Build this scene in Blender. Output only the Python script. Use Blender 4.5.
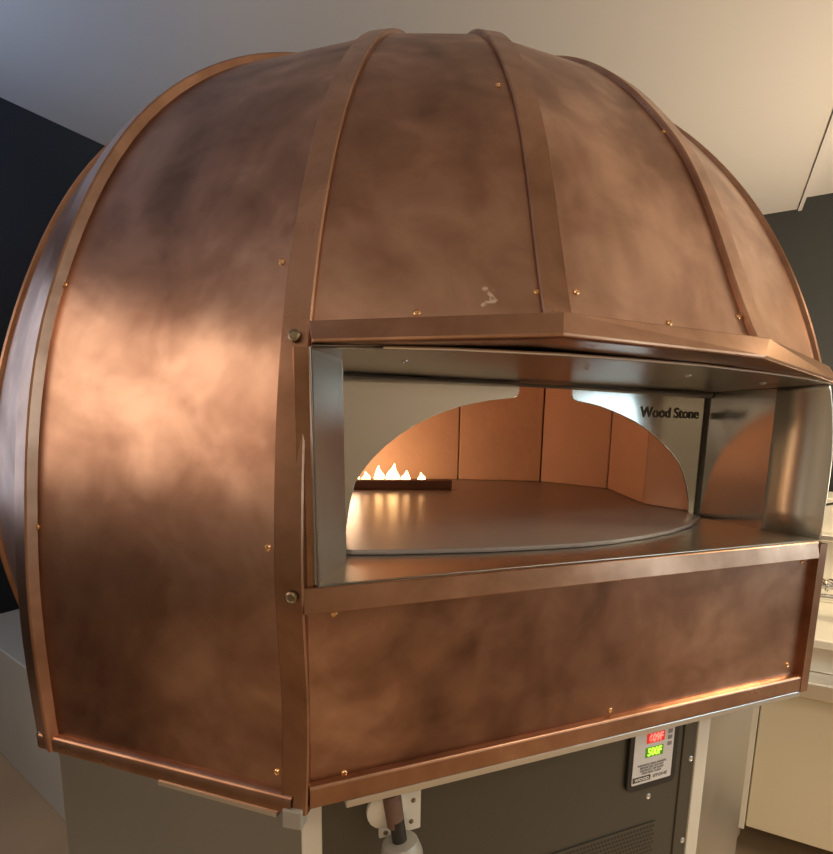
import bpy, bmesh, math, random
from mathutils import Vector, Matrix
random.seed(7)
for o in list(bpy.data.objects): bpy.data.objects.remove(o)
S = bpy.context.scene
COL = S.collection
FZ = 1.1                      # height of the dome's equator above the floor

# ------------------------------------------------------------------ camera
def make_camera():
    yaw, pitch, roll = 0.34915, -0.14702, 0.01937
    f = Vector((math.sin(yaw)*math.cos(pitch), math.cos(yaw)*math.cos(pitch), math.sin(pitch)))
    r = Vector((math.cos(yaw), -math.sin(yaw), 0)); u = r.cross(f)
    r2 = r*math.cos(roll)+u*math.sin(roll); u2 = u*math.cos(roll)-r*math.sin(roll)
    cam = bpy.data.cameras.new('camera'); o = bpy.data.objects.new('camera', cam); COL.objects.link(o)
    m = Matrix((r2, u2, -f)).transposed().to_4x4(); m.translation = Vector((-0.50976, -1.4079, 0.17966+FZ))
    o.matrix_world = m
    cam.sensor_fit = 'HORIZONTAL'; cam.sensor_width = 36; cam.lens = 491.288*36/833
    cam.shift_x = (416.5-427.29)/833; cam.shift_y = (496.98-427)/833
    cam.clip_start = 0.02
    S.camera = o
make_camera()
S.view_settings.view_transform = 'Standard'; S.view_settings.look = 'None'
S.view_settings.gamma = 1; S.view_settings.use_curve_mapping = False
S.view_settings.exposure = 0.28
# ------------------------------------------------------------------ world and lights
w = bpy.data.worlds.new('world'); S.world = w; w.use_nodes = True
w.node_tree.nodes['Background'].inputs[0].default_value = (0.55, 0.62, 0.75, 1)
w.node_tree.nodes['Background'].inputs[1].default_value = 0.05
def area(name, loc, target, size, power, color, sy=None, spread=180):
    l = bpy.data.lights.new(name, 'AREA'); l.energy = power; l.color = color
    l.shape = 'RECTANGLE'; l.size = size; l.size_y = sy or size; l.spread = math.radians(spread)
    o = bpy.data.objects.new(name, l); COL.objects.link(o); o.location = loc
    o.rotation_euler = (Vector(target)-Vector(loc)).to_track_quat('-Z', 'Y').to_euler()
    return o
area('left_wall_lamp_light', (-2.5, -1.0, FZ+.72), (-.6, -.7, FZ+.1), 1.6, 10, (1, .78, .60), 1.25)
area('front_wall_fill', (0.9, -2.6, FZ+1.5), (1.1, -3.1, FZ+.3), 1.0, 40, (1, .86, .70), 1.0)  # unseen fill added to brighten the front wall that the arch plate reflects
area('front_wall_fill', (-1.2, -3.0, FZ+1.5), (-1.0, -3.4, FZ+.3), 1.0, 30, (1, .84, .66), 1.0)  # second fill added for the left part of the front wall
area('right_ceiling_uplight', (2.3, -0.5, FZ-.1), (1.9, -.1, FZ+1.55), 0.5, 34, (1, .77, .52), .5)  # warm uplight added to brighten the ceiling at right
area('sink_lamp_light', (1.35, -1.3, FZ+.7), (1.05, -.75, FZ-.5), .3, 13, (1, .82, .52), .3)
area('left_ceiling_uplight', (-1.9, .35, FZ+.55), (-1.9, .36, FZ+1.55), .8, 8, (.4, .6, 1), .8)  # cool upward panel added to lighten the left ceiling

# ------------------------------------------------------------------ materials
def mat(name, color=(.5,.5,.5), rough=.5, metal=0, emit=None, estr=0, bump=0, bscale=30, vary=0, vscale=8, spec=None, aniso=0, stretch=None):
    m = bpy.data.materials.new(name); m.use_nodes = True; nt = m.node_tree; b = nt.nodes['Principled BSDF']
    b.inputs['Base Color'].default_value = (*color, 1); b.inputs['Roughness'].default_value = rough
    b.inputs['Metallic'].default_value = metal
    if spec is not None: b.inputs['Specular IOR Level'].default_value = spec
    if emit: b.inputs['Emission Color'].default_value = (*emit, 1); b.inputs['Emission Strength'].default_value = estr
    if vary or bump:
        g = nt.nodes.new('ShaderNodeNewGeometry'); mp = nt.nodes.new('ShaderNodeMapping')
        nt.links.new(g.outputs['Position'], mp.inputs['Vector'])
        if stretch: mp.inputs['Scale'].default_value = stretch
    if vary:
        n = nt.nodes.new('ShaderNodeTexNoise'); n.inputs['Scale'].default_value = vscale; n.inputs['Detail'].default_value = 5
        nt.links.new(mp.outputs[0], n.inputs['Vector'])
        r = nt.nodes.new('ShaderNodeMix'); r.data_type = 'RGBA'
        r.inputs[6].default_value = (*[c*(1-vary) for c in color], 1); r.inputs[7].default_value = (*[min(1, c*(1+vary)) for c in color], 1)
        nt.links.new(n.outputs['Fac'], r.inputs[0]); nt.links.new(r.outputs[2], b.inputs['Base Color'])
        mr = nt.nodes.new('ShaderNodeMapRange'); mr.inputs[3].default_value = rough*.85; mr.inputs[4].default_value = min(1, rough*1.15)
        nt.links.new(n.outputs['Fac'], mr.inputs[0]); nt.links.new(mr.outputs[0], b.inputs['Roughness'])
    if bump:
        n2 = nt.nodes.new('ShaderNodeTexNoise'); n2.inputs['Scale'].default_value = bscale; n2.inputs['Detail'].default_value = 3
        nt.links.new(mp.outputs[0], n2.inputs['Vector'])
        bp = nt.nodes.new('ShaderNodeBump'); bp.inputs['Strength'].default_value = bump; bp.inputs['Distance'].default_value = .02
        nt.links.new(n2.outputs['Fac'], bp.inputs['Height']); nt.links.new(bp.outputs[0], b.inputs['Normal'])
    return m
def copper(name, dark, mid, light, r0=.3, r1=.5, scale=3.2, bump=.1):
    """hand patinated copper: large soft clouds plus fine mottling"""
    m = bpy.data.materials.new(name); m.use_nodes = True; nt = m.node_tree; b = nt.nodes['Principled BSDF']; L = nt.links.new
    b.inputs['Metallic'].default_value = 1
    g = nt.nodes.new('ShaderNodeNewGeometry')
    n = nt.nodes.new('ShaderNodeTexNoise'); n.inputs['Scale'].default_value = scale; n.inputs['Detail'].default_value = 4; n.inputs['Roughness'].default_value = .55; n.inputs['Distortion'].default_value = .6
    n2 = nt.nodes.new('ShaderNodeTexNoise'); n2.inputs['Scale'].default_value = scale*4.5; n2.inputs['Detail'].default_value = 4; n2.inputs['Distortion'].default_value = .4
    L(g.outputs['Position'], n.inputs['Vector']); L(g.outputs['Position'], n2.inputs['Vector'])
    mx = nt.nodes.new('ShaderNodeMix'); mx.data_type = 'FLOAT'; mx.inputs[0].default_value = .28
    L(n.outputs['Fac'], mx.inputs[2]); L(n2.outputs['Fac'], mx.inputs[3])
    cr = nt.nodes.new('ShaderNodeValToRGB'); L(mx.outputs[0], cr.inputs[0])
    e = cr.color_ramp.elements; e[0].position = .34; e[0].color = (*dark, 1); e[1].position = .66; e[1].color = (*light, 1)
    k = cr.color_ramp.elements.new(.5); k.color = (*mid, 1)
    d = nt.nodes.new('ShaderNodeVectorMath'); d.operation = 'DISTANCE'; d.inputs[1].default_value = SCRATCH
    L(g.outputs['Position'], d.inputs[0])
    n3 = nt.nodes.new('ShaderNodeTexNoise'); n3.inputs['Scale'].default_value = 60; L(g.outputs['Position'], n3.inputs['Vector'])
    sc = nt.nodes.new('ShaderNodeMath'); sc.operation = 'MULTIPLY_ADD'; sc.inputs[1].default_value = .05; L(n3.outputs['Fac'], sc.inputs[0]); L(d.outputs['Value'], sc.inputs[2])
    lt = nt.nodes.new('ShaderNodeMapRange'); lt.inputs[1].default_value = .031; lt.inputs[2].default_value = .034; lt.inputs[3].default_value = 1; lt.inputs[4].default_value = 0
    L(sc.outputs[0], lt.inputs[0])
    m2 = nt.nodes.new('ShaderNodeMix'); m2.data_type = 'RGBA'; m2.inputs[7].default_value = (.95,.78,.66,1)
    L(lt.outputs[0], m2.inputs[0]); L(cr.outputs[0], m2.inputs[6]); L(m2.outputs[2], b.inputs['Base Color'])
    mr = nt.nodes.new('ShaderNodeMapRange'); mr.inputs[1].default_value = .3; mr.inputs[2].default_value = .7; mr.inputs[3].default_value = r1; mr.inputs[4].default_value = r0
    L(mx.outputs[0], mr.inputs[0]); L(mr.outputs[0], b.inputs['Roughness'])
    bp = nt.nodes.new('ShaderNodeBump'); bp.inputs['Strength'].default_value = bump; bp.inputs['Distance'].default_value = .02
    L(n.outputs['Fac'], bp.inputs['Height']); L(bp.outputs[0], b.inputs['Normal'])
    return m
SCRATCH = (-.236,-.859,FZ+.332)
M = {}
M['copper'] = copper('patinated_copper', (.15,.078,.052), (.37,.205,.138), (.68,.43,.31), .28, .44, 2.7)
M['copper_trim'] = copper('copper_trim', (.28,.15,.09), (.42,.235,.15), (.56,.33,.22), .25, .36, 5, .04)
M['copper_bare'] = mat('scratched_bare_copper', (.9,.72,.6), .35, 1)
M['steel'] = mat('brushed_steel', (.60,.58,.53), .17, 1, vary=.06, vscale=5, bump=.03, bscale=6)
M['steel_matte'] = mat('matte_steel', (.60,.58,.53), .42, 1, vary=.08, vscale=4, bump=.03, bscale=5)
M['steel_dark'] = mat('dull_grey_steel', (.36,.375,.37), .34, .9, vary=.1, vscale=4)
M['steel_soft'] = mat('satin_steel', (.58,.56,.50), .30, 1, vary=.06, vscale=5)
M['steel_edge'] = mat('cut_steel_edge', (.75,.74,.7), .3, 1)
M['post'] = mat('bare_metal_post', (.80,.76,.66), .5, .3)
M['stand'] = mat('olive_grey_stand', (.115,.105,.085), .42, .6, vary=.1, vscale=3)
M['brass'] = mat('brass_screw', (.85,.55,.28), .25, 1)
M['bolt'] = mat('dark_bolt', (.30,.24,.16), .35, 1)
M['fire_brick'] = mat('fired_clay_panel', (.66,.44,.32), .85, 0, vary=.15, vscale=6, bump=.15, bscale=25)
M['seam'] = mat('soot_seam', (.09,.05,.03), .9)
M['hearth'] = mat('polished_hearth_stone', (.25,.22,.21), .3, 0, spec=.3, vary=.2, vscale=5, bump=.02, bscale=8)
M['burner'] = mat('scorched_iron', (.18,.10,.07), .7, .2)
M['flame'] = mat('flame', (1,.6,.25), 1, 0, emit=(1,.56,.22), estr=14)
M['ink'] = mat('dark_ink', (.08,.07,.055), .6)
M['ink_grey'] = mat('grey_ink', (.30,.28,.27), .6)
M['ink_white'] = mat('white_ink', (.8,.79,.76), .5)
M['black'] = mat('black_plastic', (.02,.018,.016), .4)
M['face'] = mat('control_face', (.78,.75,.72), .45)
M['red'] = mat('red_display', (.3,.02,.02), .4, emit=(.8,.02,.015), estr=.55)
M['red_seg'] = mat('red_segments', (1,.2,.15), .4, emit=(1,.16,.12), estr=1.5)
M['green_d'] = mat('green_display', (.03,.09,.01), .4, emit=(.10,.3,.01), estr=.5)
M['green'] = mat('green_segments', (.4,1,.05), .4, emit=(.45,1,.05), estr=1.3)
M['chrome'] = mat('chrome', (.8,.8,.8), .1, 1)
M['knob'] = mat('worn_grey_knob', (.38,.36,.32), .5, .3, vary=.15, vscale=20)
M['plinth'] = mat('grey_painted_steel', (.42,.42,.40), .45, .2, vary=.15, vscale=4)
M['navy'] = mat('dark_navy_wall', (.012,.018,.03), .6)
M['charcoal'] = mat('charcoal_wall', (.035,.038,.036), .6)
M['ceil'] = mat('painted_ceiling', (.62,.60,.57), .9)
M['wall'] = mat('cream_wall', (.5,.45,.38), .9)
M['floor'] = mat('brown_tile_floor', (.34,.245,.155), .5, vary=.25, vscale=3)
M['cream_steel'] = mat('cream_cabinet_panel', (.74,.65,.47), .45, .1, vary=.04, vscale=2)
M['glass_lit'] = mat('daylit_window_glass', (.3,.3,.3), .1, emit=(.62,.86,1), estr=5)
M['glass_dull'] = mat('added_window_glow', (.3,.3,.3), .1, emit=(.72,.82,1), estr=1.3)  # cool glow of the added left window
M['frame'] = mat('window_frame', (.08,.08,.08), .5)

# ------------------------------------------------------------------ mesh helpers
def link(name, bm, m, parent=None, smooth=False, bevel=0, auto=None):
    me = bpy.data.meshes.new(name); bmesh.ops.recalc_face_normals(bm, faces=bm.faces); bm.to_mesh(me); bm.free()
    o = bpy.data.objects.new(name, me); COL.objects.link(o); me.materials.append(m)
    if smooth:
        for p in me.polygons: p.use_smooth = True
    if auto is not None:
        me.set_sharp_from_angle(angle=math.radians(auto))
    if parent: o.parent = parent; o.matrix_parent_inverse = Matrix.Translation(-Vector(base_of(parent)))
    if bevel:
        b = o.modifiers.new('bevel', 'BEVEL'); b.width = bevel; b.segments = 2; b.limit_method = 'ANGLE'; b.angle_limit = math.radians(40)
    return o
BASE = {}
def base_of(o): return BASE.get(o.name, (0,0,0))
def thing(name, label, cat, loc=(0,0,0), group=None):
    o = bpy.data.objects.new(name, None); COL.objects.link(o); o.location = loc; BASE[o.name] = loc
    o['label'] = label; o['category'] = cat
    if group: o['group'] = group
    return o
def add_poly_prism(bm, pts, off):
    """closed outline pts (3D) extruded by vector off"""
    off = Vector(off); a = [bm.verts.new(Vector(p)) for p in pts]; b = [bm.verts.new(Vector(p)+off) for p in pts]
    n = len(a); bm.faces.new(a); bm.faces.new(b[::-1])
    for i in range(n): bm.faces.new((a[i], a[(i+1)%n], b[(i+1)%n], b[i]))
def prism(name, pts, off, m, parent=None, bevel=0, **k):
    bm = bmesh.new(); add_poly_prism(bm, pts, off); return link(name, bm, m, parent, bevel=bevel, **k)
def add_box(bm, lo, hi, rz=0, origin=(0,0,0)):
    P = [(x,y,z) for z in (lo[2],hi[2]) for x,y in ((lo[0],lo[1]),(hi[0],lo[1]),(hi[0],hi[1]),(lo[0],hi[1]))]
    R = Matrix.Rotation(rz, 3, 'Z'); v = [bm.verts.new(R@Vector(p)+Vector(origin)) for p in P]
    for f in ((0,1,2,3),(4,5,6,7),(0,1,5,4),(1,2,6,5),(2,3,7,6),(3,0,4,7)): bm.faces.new([v[i] for i in f])
def box(name, lo, hi, m, parent=None, rz=0, origin=(0,0,0), bevel=0):
    bm = bmesh.new(); add_box(bm, lo, hi, rz, origin); return link(name, bm, m, parent, bevel=bevel)
def add_rings(bm, rings, cap=True):
    R = [[bm.verts.new(p) for p in r] for r in rings]; n = len(R[0])
    for a, b in zip(R, R[1:]):
        for i in range(n): bm.faces.new((a[i], a[(i+1)%n], b[(i+1)%n], b[i]))
    if cap: bm.faces.new(R[0][::-1]); bm.faces.new(R[-1])
def frame_of(d):
    d = Vector(d).normalized(); t = Vector((0,0,1)) if abs(d.z) < .9 else Vector((1,0,0))
    a = d.cross(t).normalized(); return a, a.cross(d).normalized(), d
def add_lathe(bm, c, axis, prof, n=16):
    """prof: list of (distance along the axis, radius)"""
    a, b, d = frame_of(axis); c = Vector(c)
    add_rings(bm, [[c+d*h+(a*math.cos(t)+b*math.sin(t))*r for t in [2*math.pi*i/n for i in range(n)]] for h, r in prof])
def lathe(name, c, axis, prof, m, parent=None, n=16, auto=35):
    bm = bmesh.new(); add_lathe(bm, c, axis, prof, n); return link(name, bm, m, parent, smooth=True, auto=auto)
def tube(name, pts, r, m, parent=None, n=10):
    bm = bmesh.new(); rings = []
    P = [Vector(p) for p in pts]; pa = None
    for i, p in enumerate(P):
        d = (P[min(i+1,len(P)-1)]-P[max(i-1,0)]).normalized()
        a, b, _ = frame_of(d)
        if pa is not None:
            a = (pa-d*pa.dot(d)).normalized(); b = d.cross(a)
        pa = a
        rings.append([p+(a*math.cos(t)+b*math.sin(t))*r for t in [2*math.pi*k/n for k in range(n)]])
    add_rings(bm, rings); return link(name, bm, m, parent, smooth=True, auto=40)
def text_bm(s, size, bold=0):
    c = bpy.data.curves.new('t', 'FONT'); c.body = s; c.size = size; c.extrude = 0.0004; c.offset = bold
    c.align_x = 'CENTER'; c.align_y = 'CENTER'
    o = bpy.data.objects.new('t', c); COL.objects.link(o); dg = bpy.context.evaluated_depsgraph_get(); dg.update()
    me = bpy.data.meshes.new_from_object(o.evaluated_get(dg)); bm = bmesh.new(); bm.from_mesh(me)
    bpy.data.objects.remove(o); bpy.data.meshes.remove(me); return bm
def text(name, s, loc, size, m, parent, bold=0, sx=1, shear=0):
    """upright lettering facing -Y"""
    bm = text_bm(s, size, bold)
    for v in bm.verts:
        x, y, z = v.co; v.co = Vector((loc[0]+x*sx+y*shear, loc[1]-z, loc[2]+y))
    me = bpy.data.meshes.new(name); bm.to_mesh(me); bm.free(); me.materials.append(m)
    o = bpy.data.objects.new(name, me); COL.objects.link(o); o.parent = parent
    return o
def structure(o): o['kind'] = 'structure'; return o

# ------------------------------------------------------------------ the room
CZ = FZ+1.55
d1 = Vector((.77,.64,0)).normalized(); d2 = Vector((.64,-.77,0)).normalized()
PL = Vector((-1.478,1.457,0)); PR = Vector((2.70,.98,0))
def cross2(p, d, q, e):
    t = ((q.x-p.x)*e.y-(q.y-p.y)*e.x)/(d.x*e.y-d.y*e.x); return p+d*t
cA = cross2(PL, d1, PR, d2)            # corner behind the oven
cB = cA-d1*6.6                         # far left end of the left wall
cC = cA+d2*6.2
cD = cB+d2*6.2
def wall(name, a, b, m, n, h0=0, h1=None):
    n = Vector(n); h1 = CZ+.35 if h1 is None else h1
    return structure(prism(name, [(a.x,a.y,h0),(b.x,b.y,h0),(b.x,b.y,h1),(a.x,a.y,h1)], n*.12, m))
wall('wall_right', cA, cC+d2*.12, M['charcoal'], d1)
# wall facing the oven, with a daylight window, and the wall on the left end
def wall_with_hole(name, a, b, m, n, s0, s1, z0, z1):
    L = (b-a).length; d = (b-a).normalized(); bm = bmesh.new(); H = CZ+.35
    for (u0,u1,v0,v1) in ((0,s0,0,H),(s1,L,0,H),(s0,s1,0,z0),(s0,s1,z1,H)):
        add_poly_prism(bm, [(*(a+d*u0).xy,v0),(*(a+d*u1).xy,v0),(*(a+d*u1).xy,v1),(*(a+d*u0).xy,v1)], Vector(n)*.12)
    return structure(link(name, bm, m))
def window(name, a, d, n, s0, s1, z0, z1, nm):
    bm = bmesh.new()
    add_poly_prism(bm, [(*(a+d*s0+n*.08).xy,z0),(*(a+d*s1+n*.08).xy,z0),(*(a+d*s1+n*.08).xy,z1),(*(a+d*s0+n*.08).xy,z1)], n*.01)
    g = structure(link(name, bm, M['glass_lit' if name != 'window_3' else 'glass_dull']))
    bm = bmesh.new(); k = 0
    ss = [s0+(s1-s0)*i/nm for i in range(nm+1)]
    for s in ss:
        add_poly_prism(bm, [(*(a+d*(s-.025)).xy,z0),(*(a+d*(s+.025)).xy,z0),(*(a+d*(s+.025)).xy,z1),(*(a+d*(s-.025)).xy,z1)], n*.07)
    for z in (z0, z1):
        add_poly_prism(bm, [(*(a+d*s0).xy,z-.03),(*(a+d*s1).xy,z-.03),(*(a+d*s1).xy,z+.03),(*(a+d*s0).xy,z+.03)], n*.07)
    f = link('window_frame', bm, M['frame']); f.parent = g
WINS = [(AZ0, AZ1) for AZ0, AZ1 in ((36,43.5),(52,62))]
def wall_s(az):
    a = math.radians(az); e = Vector((math.sin(a), -math.cos(a), 0)); p = cross2(Vector((.2,-.6,0)), e, cC, -d1)
    return (p-cC).dot(-d1)
WS = sorted(tuple(sorted((wall_s(a), wall_s(b)))) for a, b in WINS)
def wall_front():
    L = (cD-cC).length; d = -d1; bm = bmesh.new(); H = CZ+.35; z0, z1 = FZ-.45, FZ+1.25
    cuts = [0]+[v for w_ in WS for v in w_]+[L]
    for k in range(0, len(cuts), 2):
        add_poly_prism(bm, [(*(cC+d*cuts[k]).xy,0),(*(cC+d*cuts[k+1]).xy,0),(*(cC+d*cuts[k+1]).xy,H),(*(cC+d*cuts[k]).xy,H)], d2*.12)
    for u0, u1 in WS:
        for v0, v1 in ((0,z0),(z1,H)):
            add_poly_prism(bm, [(*(cC+d*u0).xy,v0),(*(cC+d*u1).xy,v0),(*(cC+d*u1).xy,v1),(*(cC+d*u0).xy,v1)], d2*.12)
    structure(link('wall_front', bm, M['wall']))
wall_front()
for k, (u0, u1) in enumerate(WS): window('window_%d' % (k+1), cC, -d1, d2, u0, u1, FZ-.45, FZ+1.25, 2)
def left_s(p): return (Vector(p)-cB).dot(d1)
l0, l1 = left_s((-2.75,.40,0)), left_s((-1.95,1.06,0)); LL = (cA-cB).length; z0, z1 = FZ-.2, FZ+1.15
bm = bmesh.new()
for u0, u1, v0, v1 in ((-.12,l0,0,CZ+.35),(l1,LL+.12,0,CZ+.35),(l0,l1,0,z0),(l0,l1,z1,CZ+.35)):
    add_poly_prism(bm, [(*(cB+d1*u0).xy,v0),(*(cB+d1*u1).xy,v0),(*(cB+d1*u1).xy,v1),(*(cB+d1*u0).xy,v1)], -d2*.12)
structure(link('wall_left', bm, M['navy']))
window('window_3', cB, d1, -d2, l0, l1, z0, z1, 2)  # window added out of view for cool sheen on the left dome panels
wall('wall_back', cD+d2*.12, cB-d2*.12, M['wall'], -d1)
fl = [cA+(d1-d2)*.2, cC+(d1+d2)*.2, cD+(d2-d1)*.2, cB-(d1+d2)*.2]
structure(prism('floor', [(p.x,p.y,0) for p in fl], (0,0,-.1), M['floor']))
# lowered ceiling panel over the oven; the higher ceiling starts right of its edge
E0 = Vector((2.794,.944,0)); E1 = E0-d1*9
sA = cross2(E0, d1, PR, d2)
lowp = [cA, sA, sA-d1*6.6, cB]
structure(prism('ceiling', [(p.x,p.y,CZ) for p in lowp], (0,0,.08), M['ceil']))
prism('trim_1', [(*(sA).xy,CZ-.012),(*(sA-d1*6.6).xy,CZ-.012),(*(sA-d1*6.6).xy,CZ+.07),(*(sA).xy,CZ+.07)], d2*.02, M['ceil'])['kind'] = 'structure'
hp = [cA-d2*.1, cC+d2*.2, cD+d2*.2, cB-d2*.1]
structure(prism('ceiling_upper', [(p.x,p.y,CZ+.06) for p in hp], (0,0,.08), M['ceil'])).name = 'ceiling'
# ------------------------------------------------------------------ the oven
oven = thing('pizza_oven', 'large domed copper clad pizza oven with a lit burner behind its steel mouth', 'oven', (0,0,0))
PH = [math.radians(v) for v in (-25,-12,0,20,40,60,80,90)]
BK = [1.06799,.99562,1,.9783,1.00253,1.02142,1.02391,1.02391]
DL = {'AD': [-.0071,-.03252,-.04846,-.01456,-.01427,-.010,.002,.002],
      'BC': [0,.00096,.04337,-.01989,-.01836,-.010,-.030,-.030],
      'K':  [-.075,-.012,-.003,.026,.02409,-.005,-.030,-.030],
      'L':  [.00913,.02741,-.00076,.02799,.02409,-.005,-.030,-.030]}
def grad(x, y):
    n = len(x); g = []
    for i in range(n):
        if i == 0: g.append((y[1]-y[0])/(x[1]-x[0]))
        elif i == n-1: g.append((y[-1]-y[-2])/(x[-1]-x[-2]))
        else:
            h0 = x[i]-x[i-1]; h1 = x[i+1]-x[i]
            g.append((h0*h0*y[i+1]+(h1*h1-h0*h0)*y[i]-h1*h1*y[i-1])/(h0*h1*(h0+h1)))
    return g
def rho(kind, ph):
    y = [a+b for a, b in zip(BK, DL[kind])]; m = grad(PH, y)
    i = max(0, min(len(PH)-2, sum(1 for p in PH if p < ph)-1))
    h = PH[i+1]-PH[i]; t = (ph-PH[i])/h
    return (2*t**3-3*t*t+1)*y[i]+(t**3-2*t*t+t)*h*m[i]+(-2*t**3+3*t*t)*y[i+1]+(t**3-t*t)*h*m[i+1]
def table(kind):
    T = []
    for i in range(200):
        ph = math.radians(-27+117*i/199); r = rho(kind, ph); T.append((r*math.sin(ph), max(.02, r*math.cos(ph)), ph))
    return T
TAB = {k: table(k) for k in DL}
ANG = [(-29.527,'AD'),(-10.509,'BC'),(10.509,'BC'),(29.527,'AD'),(54.61,'L'),(67,'K'),(88,'L'),(116,'L'),(138,'L'),(160,'L'),
       (182,'L'),(204,'L'),(226,'L'),(247,'L'),(272,'L'),(293,'K'),(305.39,'L')]
def r_at(kind, z):
    T = TAB[kind]
    for a, b in zip(T, T[1:]):
        if a[0] <= z <= b[0]: t = (z-a[0])/(b[0]-a[0]+1e-9); return a[1]+(b[1]-a[1])*t
    return T[0][1] if z < T[0][0] else .02
def curve(kind, z0, n=44, ph1=88):
    """points (r,z) along a rib from height z0 to the crown, even in angle"""
    T = TAB[kind]; ph0 = next(t[2] for t in T if t[0] >= z0); out = [(r_at(kind, z0), z0)]
    for i in range(1, n+1):
        ph = ph0+(math.radians(ph1)-ph0)*i/n; r = rho(kind, ph); out.append((r*math.cos(ph), r*math.sin(ph)))
    return out
def P3(a, r, z, off=0, rad=0):
    th = math.radians(a); r = r+rad
    return Vector((r*math.sin(th)+off*math.cos(th), -r*math.cos(th)+off*math.sin(th), z+FZ))
ZR, ZH = -.305, .292
def gore(a0, k0, a1, k1, z0):
    c0 = curve(k0, z0); c1 = curve(k1, z0); bm = bmesh.new(); N = 8; V = []
    for p, q in zip(c0, c1):
        A = P3(a0, *p); B = P3(a1, *q); V.append([bm.verts.new(A.lerp(B, i/N)) for i in range(N+1)])
    for r0, r1 in zip(V, V[1:]):
        for i in range(N): bm.faces.new((r0[i], r0[i+1], r1[i+1], r1[i]))
    o = link('dome_panel', bm, M['copper'], oven, smooth=True, auto=60)
    s = o.modifiers.new('thickness', 'SOLIDIFY'); s.thickness = .004; s.offset = -1; s.use_rim = False
    return o
n = len(ANG)
for i in range(n):
    a0, k0 = ANG[i]; a1, k1 = ANG[(i+1) % n]
    if i == n-1: a1 += 360
    gore(a0, k0, a1, k1, ZH if i < 3 else ZR)
W = .036
def rib(a, k, z0, w=W, lift=.005, name='seam_strip', z_end=88, sh=0):
    c = curve(k, z0, 60, z_end); bm = bmesh.new(); V = []
    for i, (r, z) in enumerate(c):
        r0, zz0 = c[max(i-1,0)]; r1, zz1 = c[min(i+1,len(c)-1)]
        tr, tz = r1-r0, zz1-zz0; L = math.hypot(tr, tz)+1e-9; nr, nz = tz/L, -tr/L
        ww = min(w, r*.36+.012)
        V.append([bm.verts.new(P3(a, r+nr*h, z+nz*h, s*ww/2+sh)) for s, h in ((-1,-.02),(-1,lift*.55),(-.9,lift),(.9,lift),(1,lift*.55),(1,-.02))])
    for r0, r1 in zip(V, V[1:]):
        for i in range(5): bm.faces.new((r0[i], r0[i+1], r1[i+1], r1[i]))
    bm.faces.new(V[0]); bm.faces.new(V[-1][::-1])
    return link(name, bm, M['copper_trim'], oven, smooth=True, auto=25)
for a, k in ANG: rib(a, k, ZH+.004 if k == 'BC' else (.268 if 29 < a < 30 else ZR-.004), w=.042 if abs(a-305.39) < 1 else W, sh=.0065 if abs(a-305.39) < 1 else 0)
# crown cap
lathe('crown_cap', (0,0,FZ+.985), (0,0,1), [(0,.16),(.02,.155),(.035,.1),(.04,.02)], M['copper_trim'], oven, 32)
# flat steel tip under the front left seam strip
bm = bmesh.new(); c = P3(-29.527, r_at('AD', ZR)+.006, ZR-.006); add_box(bm, (-.013,-.004,-.016), (.013,.014,.010), math.radians(-29.527), c)
link('strip_tip', bm, M['knob'], oven, bevel=.002)
# rim bands
def rim(i):
    a0, k0 = ANG[i]; a1, k1 = ANG[(i+1) % n]
    if i == n-1: a1 += 360
    bm = bmesh.new(); th = math.radians((a0+a1)/2); out = Vector((math.sin(th), -math.cos(th), 0))
    prof = [(.0, -.285),(.006,-.286),(.009,-.289),(.009,-.309),(-.012,-.310)]
    R = []
    for a, k in ((a0,k0),(a1,k1)):
        R.append([P3(a, r_at(k, max(z, -.3)), z)+out*o for o, z in prof])
    V = [[bm.verts.new(p) for p in r] for r in R]
    for j in range(4): bm.faces.new((V[0][j], V[0][j+1], V[1][j+1], V[1][j]))
    o = link('rim_band', bm, M['copper_trim'], oven, smooth=True, auto=50)
    s = o.modifiers.new('thickness', 'SOLIDIFY'); s.thickness = .003; s.offset = -1; s.use_rim = False
for i in range(3, n): rim(i)
YF = -.829
prism('lower_panel', [(-.452,YF,FZ-.302),(.455,YF,FZ-.302),(.455,YF,FZ-.02),(-.452,YF,FZ-.02)], (0,.004,0), M['copper'], oven)
def strip(name, x0, x1, prof, m, par):
    """bent strip running along X; prof = (y,z) outline"""
    bm = bmesh.new(); add_poly_prism(bm, [(x0,y,z+FZ) for y, z in prof], (x1-x0,0,0)); return link(name, bm, m, par, bevel=.0015)
strip('rim_band', -.452, .458, [(YF,-.272),(YF-.009,-.274),(YF-.011,-.277),(YF-.011,-.303),(YF,-.303)], M['copper_trim'], oven)
strip('sill_strip', -.455, .450, [(YF,-.046),(YF-.013,-.046),(YF-.009,-.017),(YF-.007,-.015),(YF,-.015)], M['copper_trim'], oven)
for s, x in ((-1,-.4475),):
    box('jamb_strip', (x-.012 if s<0 else x-.006, YF-.001, FZ-.015), (x+.006 if s<0 else x, YF+.02, FZ+.262), M['copper_trim'], oven)
# dark edge channel on the right end of the lower panel
box('edge_channel', (.449,YF-.012,FZ-.305), (.468,YF+.02,FZ-.02), M['copper_trim'], oven)
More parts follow.
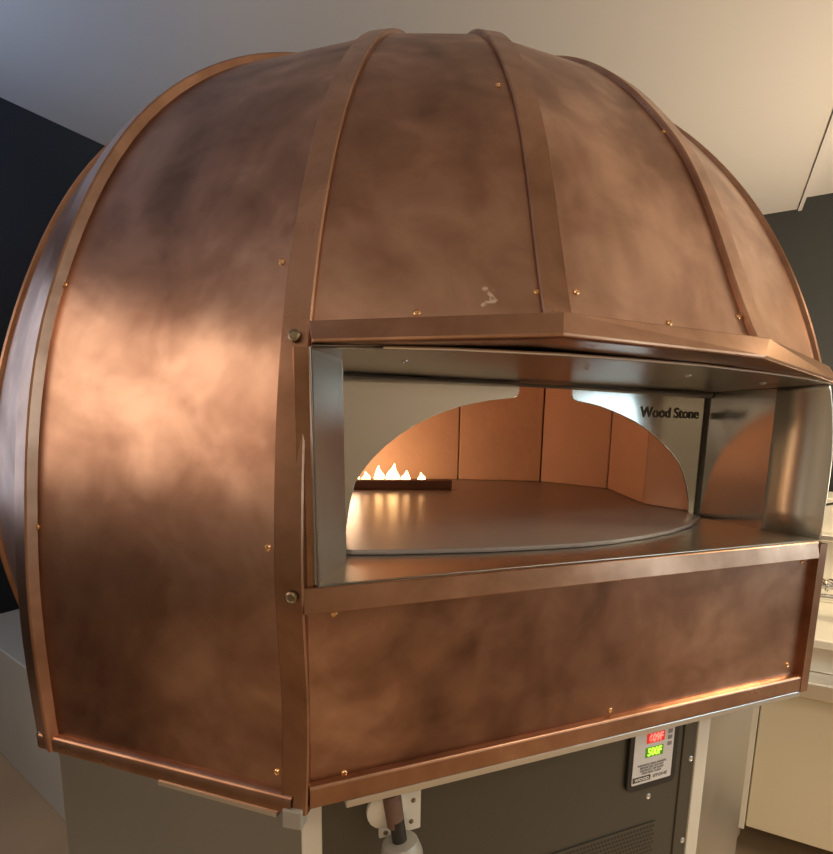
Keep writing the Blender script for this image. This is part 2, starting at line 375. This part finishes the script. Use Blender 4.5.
# hood visor around the bottom of the upper gores
hA = [(-.443,-.80),(-.170,-.912),(.168,-.912),(.452,-.80)]
hO = [(-.441,-.838),(-.184,-.936),(.135,-.93),(.440,-.838)]
bm = bmesh.new(); V = []
zt = [.290,.303,.300,.290]; zb = [.266,.277,.274,.262]
for (a, b, t, q) in zip(hA, hO, zt, zb):
    a = Vector((*a,0)); b = Vector((*b,0)); mid = a.lerp(b, .45)
    V.append([bm.verts.new(Vector((p.x,p.y,z+FZ))) for p, z in ((a,t+.004),(mid,t+.003),(b,q+.004),(b,q),(a.lerp(b,.7),q-.001),(Vector((a.x*.97,-.80,0)),q+.006))])
for r0, r1 in zip(V, V[1:]):
    for j in range(6): bm.faces.new((r0[j], r0[(j+1)%6], r1[(j+1)%6], r1[j]))
bm.faces.new(V[0]); bm.faces.new(V[-1][::-1])
link('hood_visor', bm, M['copper_trim'], oven, bevel=.0015)

# steel mouth
zt0, zb0 = .262, -.013
bm = bmesh.new()
edge = [(-.441,.260),(-.36,.265),(-.273,.269),(-.114,.273),(.01,.2735),(.135,.273),(.25,.270),(.35,.266),(.422,.261)]
N = len(edge)
fr = [bm.verts.new((x,YF-.006,z+FZ)) for x, z in edge]; bk = [bm.verts.new((max(-.39,min(.42,x)),-.60,FZ+.258)) for x, z in edge]
fu = [bm.verts.new((x,YF-.006,z+FZ+.004)) for x, z in edge]; bu = [bm.verts.new((max(-.39,min(.42,x)),-.60,FZ+.285)) for x, z in edge]
for i in range(N-1):
    bm.faces.new((fr[i],fr[i+1],bk[i+1],bk[i])); bm.faces.new((fu[i],fu[i+1],fr[i+1],fr[i])); bm.faces.new((fu[i],bu[i],bu[i+1],fu[i+1])); bm.faces.new((bk[i],bk[i+1],bu[i+1],bu[i]))
bm.faces.new((fr[0],bk[0],bu[0],fu[0])); bm.faces.new((fr[-1],fu[-1],bu[-1],bk[-1]))
link('mouth_ceiling', bm, M['steel_soft'], oven)
tube('rolled_lip', [(-.39,-.607,FZ+.253),(.42,-.607,FZ+.253)], .0075, M['steel_matte'], oven)
tube('front_edge_trim', [(x,YF-.007,z+FZ+.0015) for x, z in edge], .0022, M['steel_edge'], oven, 8)
bm = bmesh.new()
add_poly_prism(bm, [(-.441,YF-.004,FZ+zb0),(-.388,-.752,FZ+zb0),(-.392,-.752,FZ+zt0),(-.441,YF-.004,FZ+zt0-.002)], (-.003,.004,0))
link('mouth_side', bm, M['steel_matte'], oven)
box('mouth_side', (-.395,-.752,FZ+zb0), (-.391,-.598,FZ+zt0), M['steel'], oven)
tube('front_edge_trim', [(-.442,YF-.006,FZ+.262),(-.437,YF-.006,FZ-.014)], .0022, M['steel_edge'], oven, 8)
bm = bmesh.new(); zs = [-.013,.03,.08,.13,.18,.22,.25,.262]; xf = [.456,.4585,.460,.459,.452,.441,.430,.422]
V = [[bm.verts.new(p) for p in ((x,YF-.004,z+FZ),(.438+(x-.44)*.15,-.737,z+FZ))] for x, z in zip(xf, zs)]
for a, b in zip(V, V[1:]): bm.faces.new((a[0],a[1],b[1],b[0]))
o = link('mouth_side', bm, M['steel_matte'], oven, smooth=True); s = o.modifiers.new('t','SOLIDIFY'); s.thickness = .004; s.offset = 1
prism('mouth_side', [(.439,-.737,FZ+zb0),(.422,-.60,FZ+zb0),(.422,-.60,FZ+zt0),(.437,-.737,FZ+zt0)], (.004,0,0), M['steel'], oven)
box('corner_seam', (.4195,-.606,FZ+zb0), (.4225,-.600,FZ+zt0), M['ink'], oven)
strip('shelf', -.437, .456, [(YF-.004,-.013),(YF-.004,-.017),(-.59,-.017),(-.59,-.013)], M['steel_soft'], oven)
tube('front_edge_trim', [(-.437,YF-.006,FZ-.0145),(.456,YF-.006,FZ-.0145)], .002, M['steel_edge'], oven, 8)
# arch plate in two halves with a slot in the middle
ZA = .257
left = [(-.392,zb0),(-.362,zb0),(-.357,.02),(-.353,.045),(-.345,.078),(-.332,.099),(-.316,.119),(-.292,.142),(-.267,.161),(-.241,.177),(-.213,.191),(-.186,.202),(-.158,.211),(-.129,.218),(-.099,.224),(-.073,.2275),(-.052,.230),(-.044,.233),(-.040,.240),(-.039,ZA),(-.392,ZA)]
right = [(.421,zb0),(.401,zb0),(.398,.02),(.387,.055),(.375,.082),(.359,.106),(.338,.127),(.313,.146),(.287,.164),(.258,.180),(.228,.194),(.197,.205),(.170,.2135),(.142,.221),(.112,.226),(.088,.229),(.079,.232),(.075,.239),(.074,ZA),(.421,ZA)]
for q in (left, right): prism('arch_plate', [(x,-.60,z+FZ) for x, z in q], (0,.004,0), M['steel'], oven, bevel=.001)
text('lettering', 'Wood Stone', (.322,-.6012,FZ+.212), .030, M['ink'], oven, .0004, 1.0)
# hearth and refractory chamber
bm = bmesh.new()
hf = [(-.40,-.598),(-.39,-.70),(-.373,-.713),(-.32,-.727),(-.26,-.738),(-.175,-.753),(-.088,-.762),(-.01,-.766),(.06,-.762),(.14,-.748),(.22,-.726),(.308,-.690),(.40,-.63),(.41,-.598),
      (.60,-.3),(.58,.05),(.35,.25),(-.25,.35),(-.6,.2),(-.65,-.2),(-.5,-.5)]
add_poly_prism(bm, [(x,y,FZ-.005) for x, y in hf], (0,0,-.0075))
link('hearth', bm, M['hearth'], oven, bevel=.0025)
wp = [(.43,-.592),(.401,-.463),(.518,-.192),(.415,.018),(.159,.125),(-.195,.218),(-.45,.12),(-.56,-.15),(-.50,-.42),(-.40,-.56),(-.355,-.59)]
for (x0,y0),(x1,y1) in zip(wp, wp[1:]):
    bm = bmesh.new(); a = Vector((x0,y0,0)); b = Vector((x1,y1,0)); d = (b-a).normalized(); nn = Vector((-d.y,d.x,0))
    if nn.dot(Vector((0,-.2,0))-a) > 0: nn = -nn
    a = a+d*.0015; b = b-d*.0015
    add_poly_prism(bm, [(a.x,a.y,FZ-.0045),(b.x,b.y,FZ-.0045),(b.x,b.y,FZ+.33),(a.x,a.y,FZ+.33)], nn*.04)
    link('brick_panel', bm, M['fire_brick'], oven, bevel=.003)
bm = bmesh.new(); ci = (0,-.18)
rings = []
for s, z in ((1.04,.325),(.85,.40),(.55,.45),(.2,.47)):
    rings.append([(ci[0]+(x-ci[0])*s, ci[1]+(y-ci[1])*s, z+FZ) for x, y in wp])
add_rings(bm, rings, cap=False)
bm.faces.new([v for v in list(bm.verts)[-len(wp):]])
link('chamber_vault', bm, M['fire_brick'], oven)
# insulation shell that closes the gap between vault and dome
prism('chamber_lintel', [(-.6,-.595,FZ+.256),(.6,-.595,FZ+.256),(.6,-.595,FZ+.40),(-.6,-.595,FZ+.40)], (0,.05,0), M['fire_brick'], oven)
# burner with flames
b0 = Vector((-.300,-.045,0)); b1 = Vector((.035,-.118,0)); bd = (b1-b0).normalized(); bn = Vector((-bd.y,bd.x,0))
burner = prism('burner', [(*(b0).xy,FZ-.005),(*(b1).xy,FZ-.005),(*(b1).xy,FZ+.022),(*(b0).xy,FZ+.022)], bn*.03, M['burner'], oven, bevel=.003)
def flame(s, h, wd):
    c = b0+bd*s+bn*.045; bm = bmesh.new(); prof = [(0,.5),(.12,.85),(.28,1),(.45,.8),(.62,.5),(.8,.24),(.93,.09),(1,.01)]
    n_ = 10; add_rings(bm, [[Vector((c.x+math.cos(2*math.pi*i/n_)*wd/2*r+.002*math.sin(t*7+s*40), c.y+math.sin(2*math.pi*i/n_)*wd/2*r*.7, FZ+.012+t*h)) for i in range(n_)] for t, r in prof])
    o = link('flame', bm, M['flame'], burner, smooth=True)
for s, h, wd in ((.057,.038,.052),(.098,.030,.028),(.135,.048,.032),(.178,.054,.036),(.165,.034,.024),(.214,.034,.030),(.259,.028,.026),(.012,.03,.03)):
    flame(s, h, wd)
l = bpy.data.lights.new('burner_glow', 'POINT'); l.energy = 1.3; l.color = (1,.66,.40); l.shadow_soft_size = .05
o = bpy.data.objects.new('burner_glow', l); COL.objects.link(o); o.location = (-.25,.03,FZ+.075)

# ------------------------------------------------------------------ stand under the dome (same appliance)
YS = -.74; ZS = FZ-.305
box('corner_post', (-.455,YS-.004,0.02), (-.425,YS+.03,ZS), M['post'], oven, bevel=.002)
box('front_access_panel', (-.425,YS,0.05), (.285,YS+.01,ZS), M['stand'], oven)
box('corner_post', (.285,YS-.003,0.02), (.318,YS+.03,ZS), M['stand'], oven, bevel=.002)
box('corner_post', (.318,YS-.006,0.02), (.35,YS+.03,ZS), M['post'], oven, bevel=.002)
prism('side_panel', [(.35,YS,.05),(.62,YS+.097,.05),(.62,YS+.097,ZS),(.35,YS,ZS)], (-.003,.008,0), M['steel_matte'], oven)
prism('side_panel', [(.62,YS+.097,.05),(.74,.1,.05),(.74,.1,ZS),(.62,YS+.097,ZS)], (-.008,.003,0), M['steel_matte'], oven)
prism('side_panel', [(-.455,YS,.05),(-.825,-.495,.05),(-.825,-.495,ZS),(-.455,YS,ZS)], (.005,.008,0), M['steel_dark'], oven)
prism('side_panel', [(-.825,-.495,.05),(-.78,.1,.05),(-.78,.1,ZS),(-.825,-.495,ZS)], (.008,0,0), M['steel_matte'], oven)
# floor plate of the dome: closes the dome from below
bm = bmesh.new(); ring = [P3(a, r_at(k, -.3)-.012, -.298) for a, k in ANG if k != 'BC']; add_poly_prism(bm, ring, (0,0,-.008)); link('base_plate', bm, M['steel_matte'], oven)
strip('steel_lip', -.406, .452, [(YF-.010,-.304),(YF-.010,-.315),(YF+.06,-.315),(YF+.06,-.304)], M['steel_edge'], oven)
a = P3(-29.527, r_at('AD',-.3)+.011, -.309); b = P3(-54.61, r_at('L',-.3)+.011, -.309); e = a.lerp(b, .48); a = a.lerp(b, .05)
prism('steel_lip', [a, e, e-Vector((0,0,.006)), a-Vector((0,0,.006))], (.035,.042,0), M['steel_edge'], oven)
# perforated vent
bm = bmesh.new(); add_box(bm, (-.26,YS-.0035,FZ-.88), (.233,YS-.0015,FZ-.597))
vent = link('vent_grille', bm, M['stand'], oven)
bm = bmesh.new()
for i in range(62):
    for j in range(30):
        x = -.255+i*.00788+(.0039 if j % 2 else 0); z = FZ-.604-j*.0092
        if x > .228: continue
        q = [bm.verts.new((x+.0031*math.cos(math.pi*k/3), YS-.0038, z+.0031*math.sin(math.pi*k/3))) for k in range(6)]; bm.faces.new(q)
link('perforations', bm, M['black'], vent)
# control panel
def rrect(x0, x1, z0, z1, r, seg=5):
    out = []
    for cx, cz, a0 in ((x1-r,z1-r,0),(x0+r,z1-r,90),(x0+r,z0+r,180),(x1-r,z0+r,270)):
        for k in range(seg+1):
            a = math.radians(a0+90*k/seg); out.append((cx+r*math.cos(a), cz+r*math.sin(a)))
    return out
cp = prism('control_panel', [(x,YS-.0005,z+FZ) for x, z in rrect(.146,.266,-.512,-.33,.014)], (0,-.007,0), M['black'], oven, bevel=.001)
prism('control_face', [(x,YS-.0075,z+FZ) for x, z in rrect(.156,.252,-.497,-.33,.003)], (0,-.001,0), M['face'], cp)
YC = YS-.0085
cp['label'] = 'black framed pale temperature controller with red and green digits'
def pan(name, x0, x1, z0, z1, m): return box(name, (x0,YC-.0008,FZ+z0), (x1,YC,FZ+z1), m, cp)
pan('display', .184,.227,-.414,-.394, M['red']); text('digits', '609F', (.2055,YC-.0012,FZ-.404), .022, M['red_seg'], cp, .0005, .78)
pan('display', .183,.226,-.443,-.423, M['green_d']); text('digits', '500F', (.2045,YC-.0012,FZ-.433), .022, M['green'], cp, .0005, .78)
for z in (-.398,-.411,-.424): pan('button', .236,.246,z-.004,z+.004, M['ink_grey'])
text('marking', 'TEMPERATURE', (.207,YC-.0006,FZ-.386), .0055, M['ink_grey'], cp)
for k, s_ in enumerate(('WARNING: READ MANUAL', 'BEFORE USE. DO NOT', 'OBSTRUCT AIR FLOW', 'KEEP AREA CLEAR')):
    text('marking', s_, (.202,YC-.0006,FZ-.458-k*.0058), .0058, M['ink_grey'], cp)
pan('brand_bar', .158,.200,-.4915,-.481, M['ink'])
text('lettering', 'WOOD', (.179,YC-.0012,FZ-.4863), .0085, M['ink_white'], cp, .0002, 1.2)
text('lettering', 'STONE', (.224,YC-.0006,FZ-.4863), .0085, M['ink_grey'], cp, .0002, 1.3)
# swivel bracket with lever under the lip
br = prism('swivel_bracket', [(x,YS-.03,z+FZ) for x, z in rrect(-.345,-.280,-.435,-.318,.002)], (0,-.004,0), M['post'], oven)
lathe('flange', (-.335,YS-.034,FZ-.385), (0,-1,0), [(0,.030),(.004,.030),(.006,.03),(.012,.016)], M['brass' if False else 'post'], br, 20)
for dx, dz in ((-.295,-.42),(-.292,-.385),(-.335,-.428)): lathe('rivet', (dx,YS-.034,FZ+dz), (0,-1,0), [(0,.004),(.002,.003),(.003,.001)], M['bolt'], br, 8)
lathe('sleeve', (-.33,YS-.045,FZ-.355), (.10,-.25,-1), [(0,.014),(.045,.013),(.048,.010)], M['burner'], br, 16)
lathe('spindle', (-.325,YS-.057,FZ-.39), (.10,-.25,-1), [(0,.011),(.04,.011)], M['black'], br, 12)
lathe('knob', (-.322,YS-.062,FZ-.418), (.10,-.25,-1), [(0,.018),(.003,.026),(.02,.031),(.05,.030),(.075,.024),(.082,.012)], M['knob'], br, 20)
def screw(c, nrm, r, m, name='screw'):
    lathe(name, c, nrm, [(-.002,r),(.0012,r),(.0022,r*.7),(.0012,r*.55)], m, oven, 12, 30)
for x, y, z, a, b, c in ((-0.4651,-0.7586,1.4693, -0.555,-0.769,0.316),
    (-0.4922,-0.8100,1.1306, -0.586,-0.809,0.046),
    (-0.4891,-0.8087,0.8356, -0.574,-0.812,0.103),
    (-0.7891,-0.5950,1.1279, -0.586,-0.808,0.063),
    (-0.7408,-0.5630,1.4608, -0.562,-0.776,0.287),
    (-0.3202,-0.8399,1.4078, -0.327,-0.869,0.370),
    (-0.1821,-0.8749,1.4374, -0.290,-0.866,0.407),
    (-0.1304,-0.8792,1.4418, 0.000,-0.917,0.399),
    (-0.1652,-0.7184,1.7504, -0.263,-0.770,0.581),
    (0.0056,-0.8918,1.4149, 0.000,-0.882,0.471),
    (0.1376,-0.8819,1.4358, 0.000,-0.907,0.421),
    (-0.4179,-0.8290,1.0470, 0.000,-1.000,0.000),
    (-0.4069,-0.8290,0.8289, 0.000,-1.000,0.000),
    (0.0164,-0.8290,1.0517, 0.000,-1.000,0.000),
    (0.0172,-0.8290,0.8356, 0.000,-1.000,0.000),
    (0.4214,-0.8290,0.8483, 0.000,-1.000,0.000),
    (0.4244,-0.8290,1.0462, 0.000,-1.000,0.000),
    (0.1167,-0.7369,1.7388, 0.000,-0.817,0.577)):
    screw((x,y,z), (a,b,c), .0042, M['brass'])
for x, y, z, a, b, c in ((-0.4572,-0.8085,1.3774,-.479,-.847,.231),(-0.4691,-0.8380,1.0760,-.493,-.870,-.007)):
    screw((x,y,z), (a,b,c), .0075, M['bolt'], 'bolt')
for x, y, z in ((-0.3074,-0.7537,1.3636),(-0.0220,-0.7673,1.3689),(0.1861,-0.7617,1.3679),(0.3553,-0.7681,1.3637)):
    screw((x,y,z), (0,-.05,-1), .005, M['steel_edge'])
for x, y, z in ((0.2087,-0.7400,0.5627),(0.3080,-0.7430,0.6231),(0.3088,-0.7430,0.4373)):
    screw((x,y,z), (0,-1,0), .006, M['steel_edge'])

# ------------------------------------------------------------------ neighbours
A45 = math.radians(-45)
cab = thing('chef_base', 'low cream fronted steel cabinet to the right of the oven', 'cabinet', (.84,-.547,0))
def cbox(name, lo, hi, m, par, bevel=0): return box(name, lo, hi, m, par, A45, (.811,-.525,0), bevel)
ZC = FZ-.96; ZT = FZ-.50
CB = lambda name, lo, hi, m, bevel=0, par=None: cbox(name, lo, hi, m, par or cab, bevel)
CB('body', (-.022,.02,ZC), (1.2,.75,ZT), M['cream_steel'])
CB('door', (.008,0,ZC), (1.2,.02,ZT-.03), M['cream_steel'], .002)
CB('side_post', (-.026,-.004,ZC-.01), (.004,.03,ZT-.02), M['post'], .002)
CB('worktop', (-.05,-.03,ZT-.02), (1.25,.78,ZT+.025), M['steel_edge'], .004)
for x in (-.0,1.1):
    for y in (.02,.7): lathe('foot', Vector((.811,-.525,0))+Matrix.Rotation(A45,3,'Z')@Vector((x-.02,y,ZC-.01)), (0,0,-1), [(0,.02),(.03,.02),(.05,.014),(ZC-.012,.012)], M['steel_matte'], cab, 12)
rail = thing('steel_sink_unit', 'bright steel sink unit with pipework standing on the cream cabinet', 'sink', (.95,-.5,ZT))
CB('basin', (.02,.05,ZT+.025), (1.0,.6,ZT+.10), M['steel_edge'], .004, rail)
CB('ledge', (.0,.03,ZT+.10), (1.02,.62,ZT+.125), M['post'], .004, rail)
CB('splash_back', (.0,.40,ZT+.125), (1.02,.62,ZT+.47), M['post'], .004, rail)
CB('shelf_rail', (.0,.34,ZT+.34), (1.02,.40,ZT+.36), M['steel_edge'], .003, rail)
R45 = Matrix.Rotation(A45,3,'Z'); O45 = Vector((.811,-.525,0))
tube('pipe', [O45+R45@Vector((x,.2,ZT+.235)) for x in (.0,.1,.3)], .012, M['chrome'], rail)
tube('pipe', [O45+R45@Vector((x,.18,ZT+.205)) for x in (.0,.1,.4)], .009, M['chrome'], rail)
tube('spring_hose', [O45+R45@Vector((.10+.02*math.sin(t*.9)*.2+t*.004,.2+.018*math.cos(t),ZT+.235+.018*math.sin(t))) for t in [k*.5 for k in range(60)]], .003, M['chrome'], rail, 6)
tube('cord', [O45+R45@Vector(p) for p in ((.0,.3,ZT+.40),(.05,.3,ZT+.41),(.1,.3,ZT+.44),(.2,.3,ZT+.47))], .004, M['black'], rail, 6)
ob = prism('steel_plinth', [(-1.60,.97,0),(-1.10,.295,0),(-.90,.15,0),(-.7,.6,0),(-1.1,1.4,0)], (0,0,FZ-.64), M['plinth'], None, bevel=.004)
ob['label'] = 'low grey steel plinth on the floor behind the left side of the oven'; ob['category'] = 'plinth'
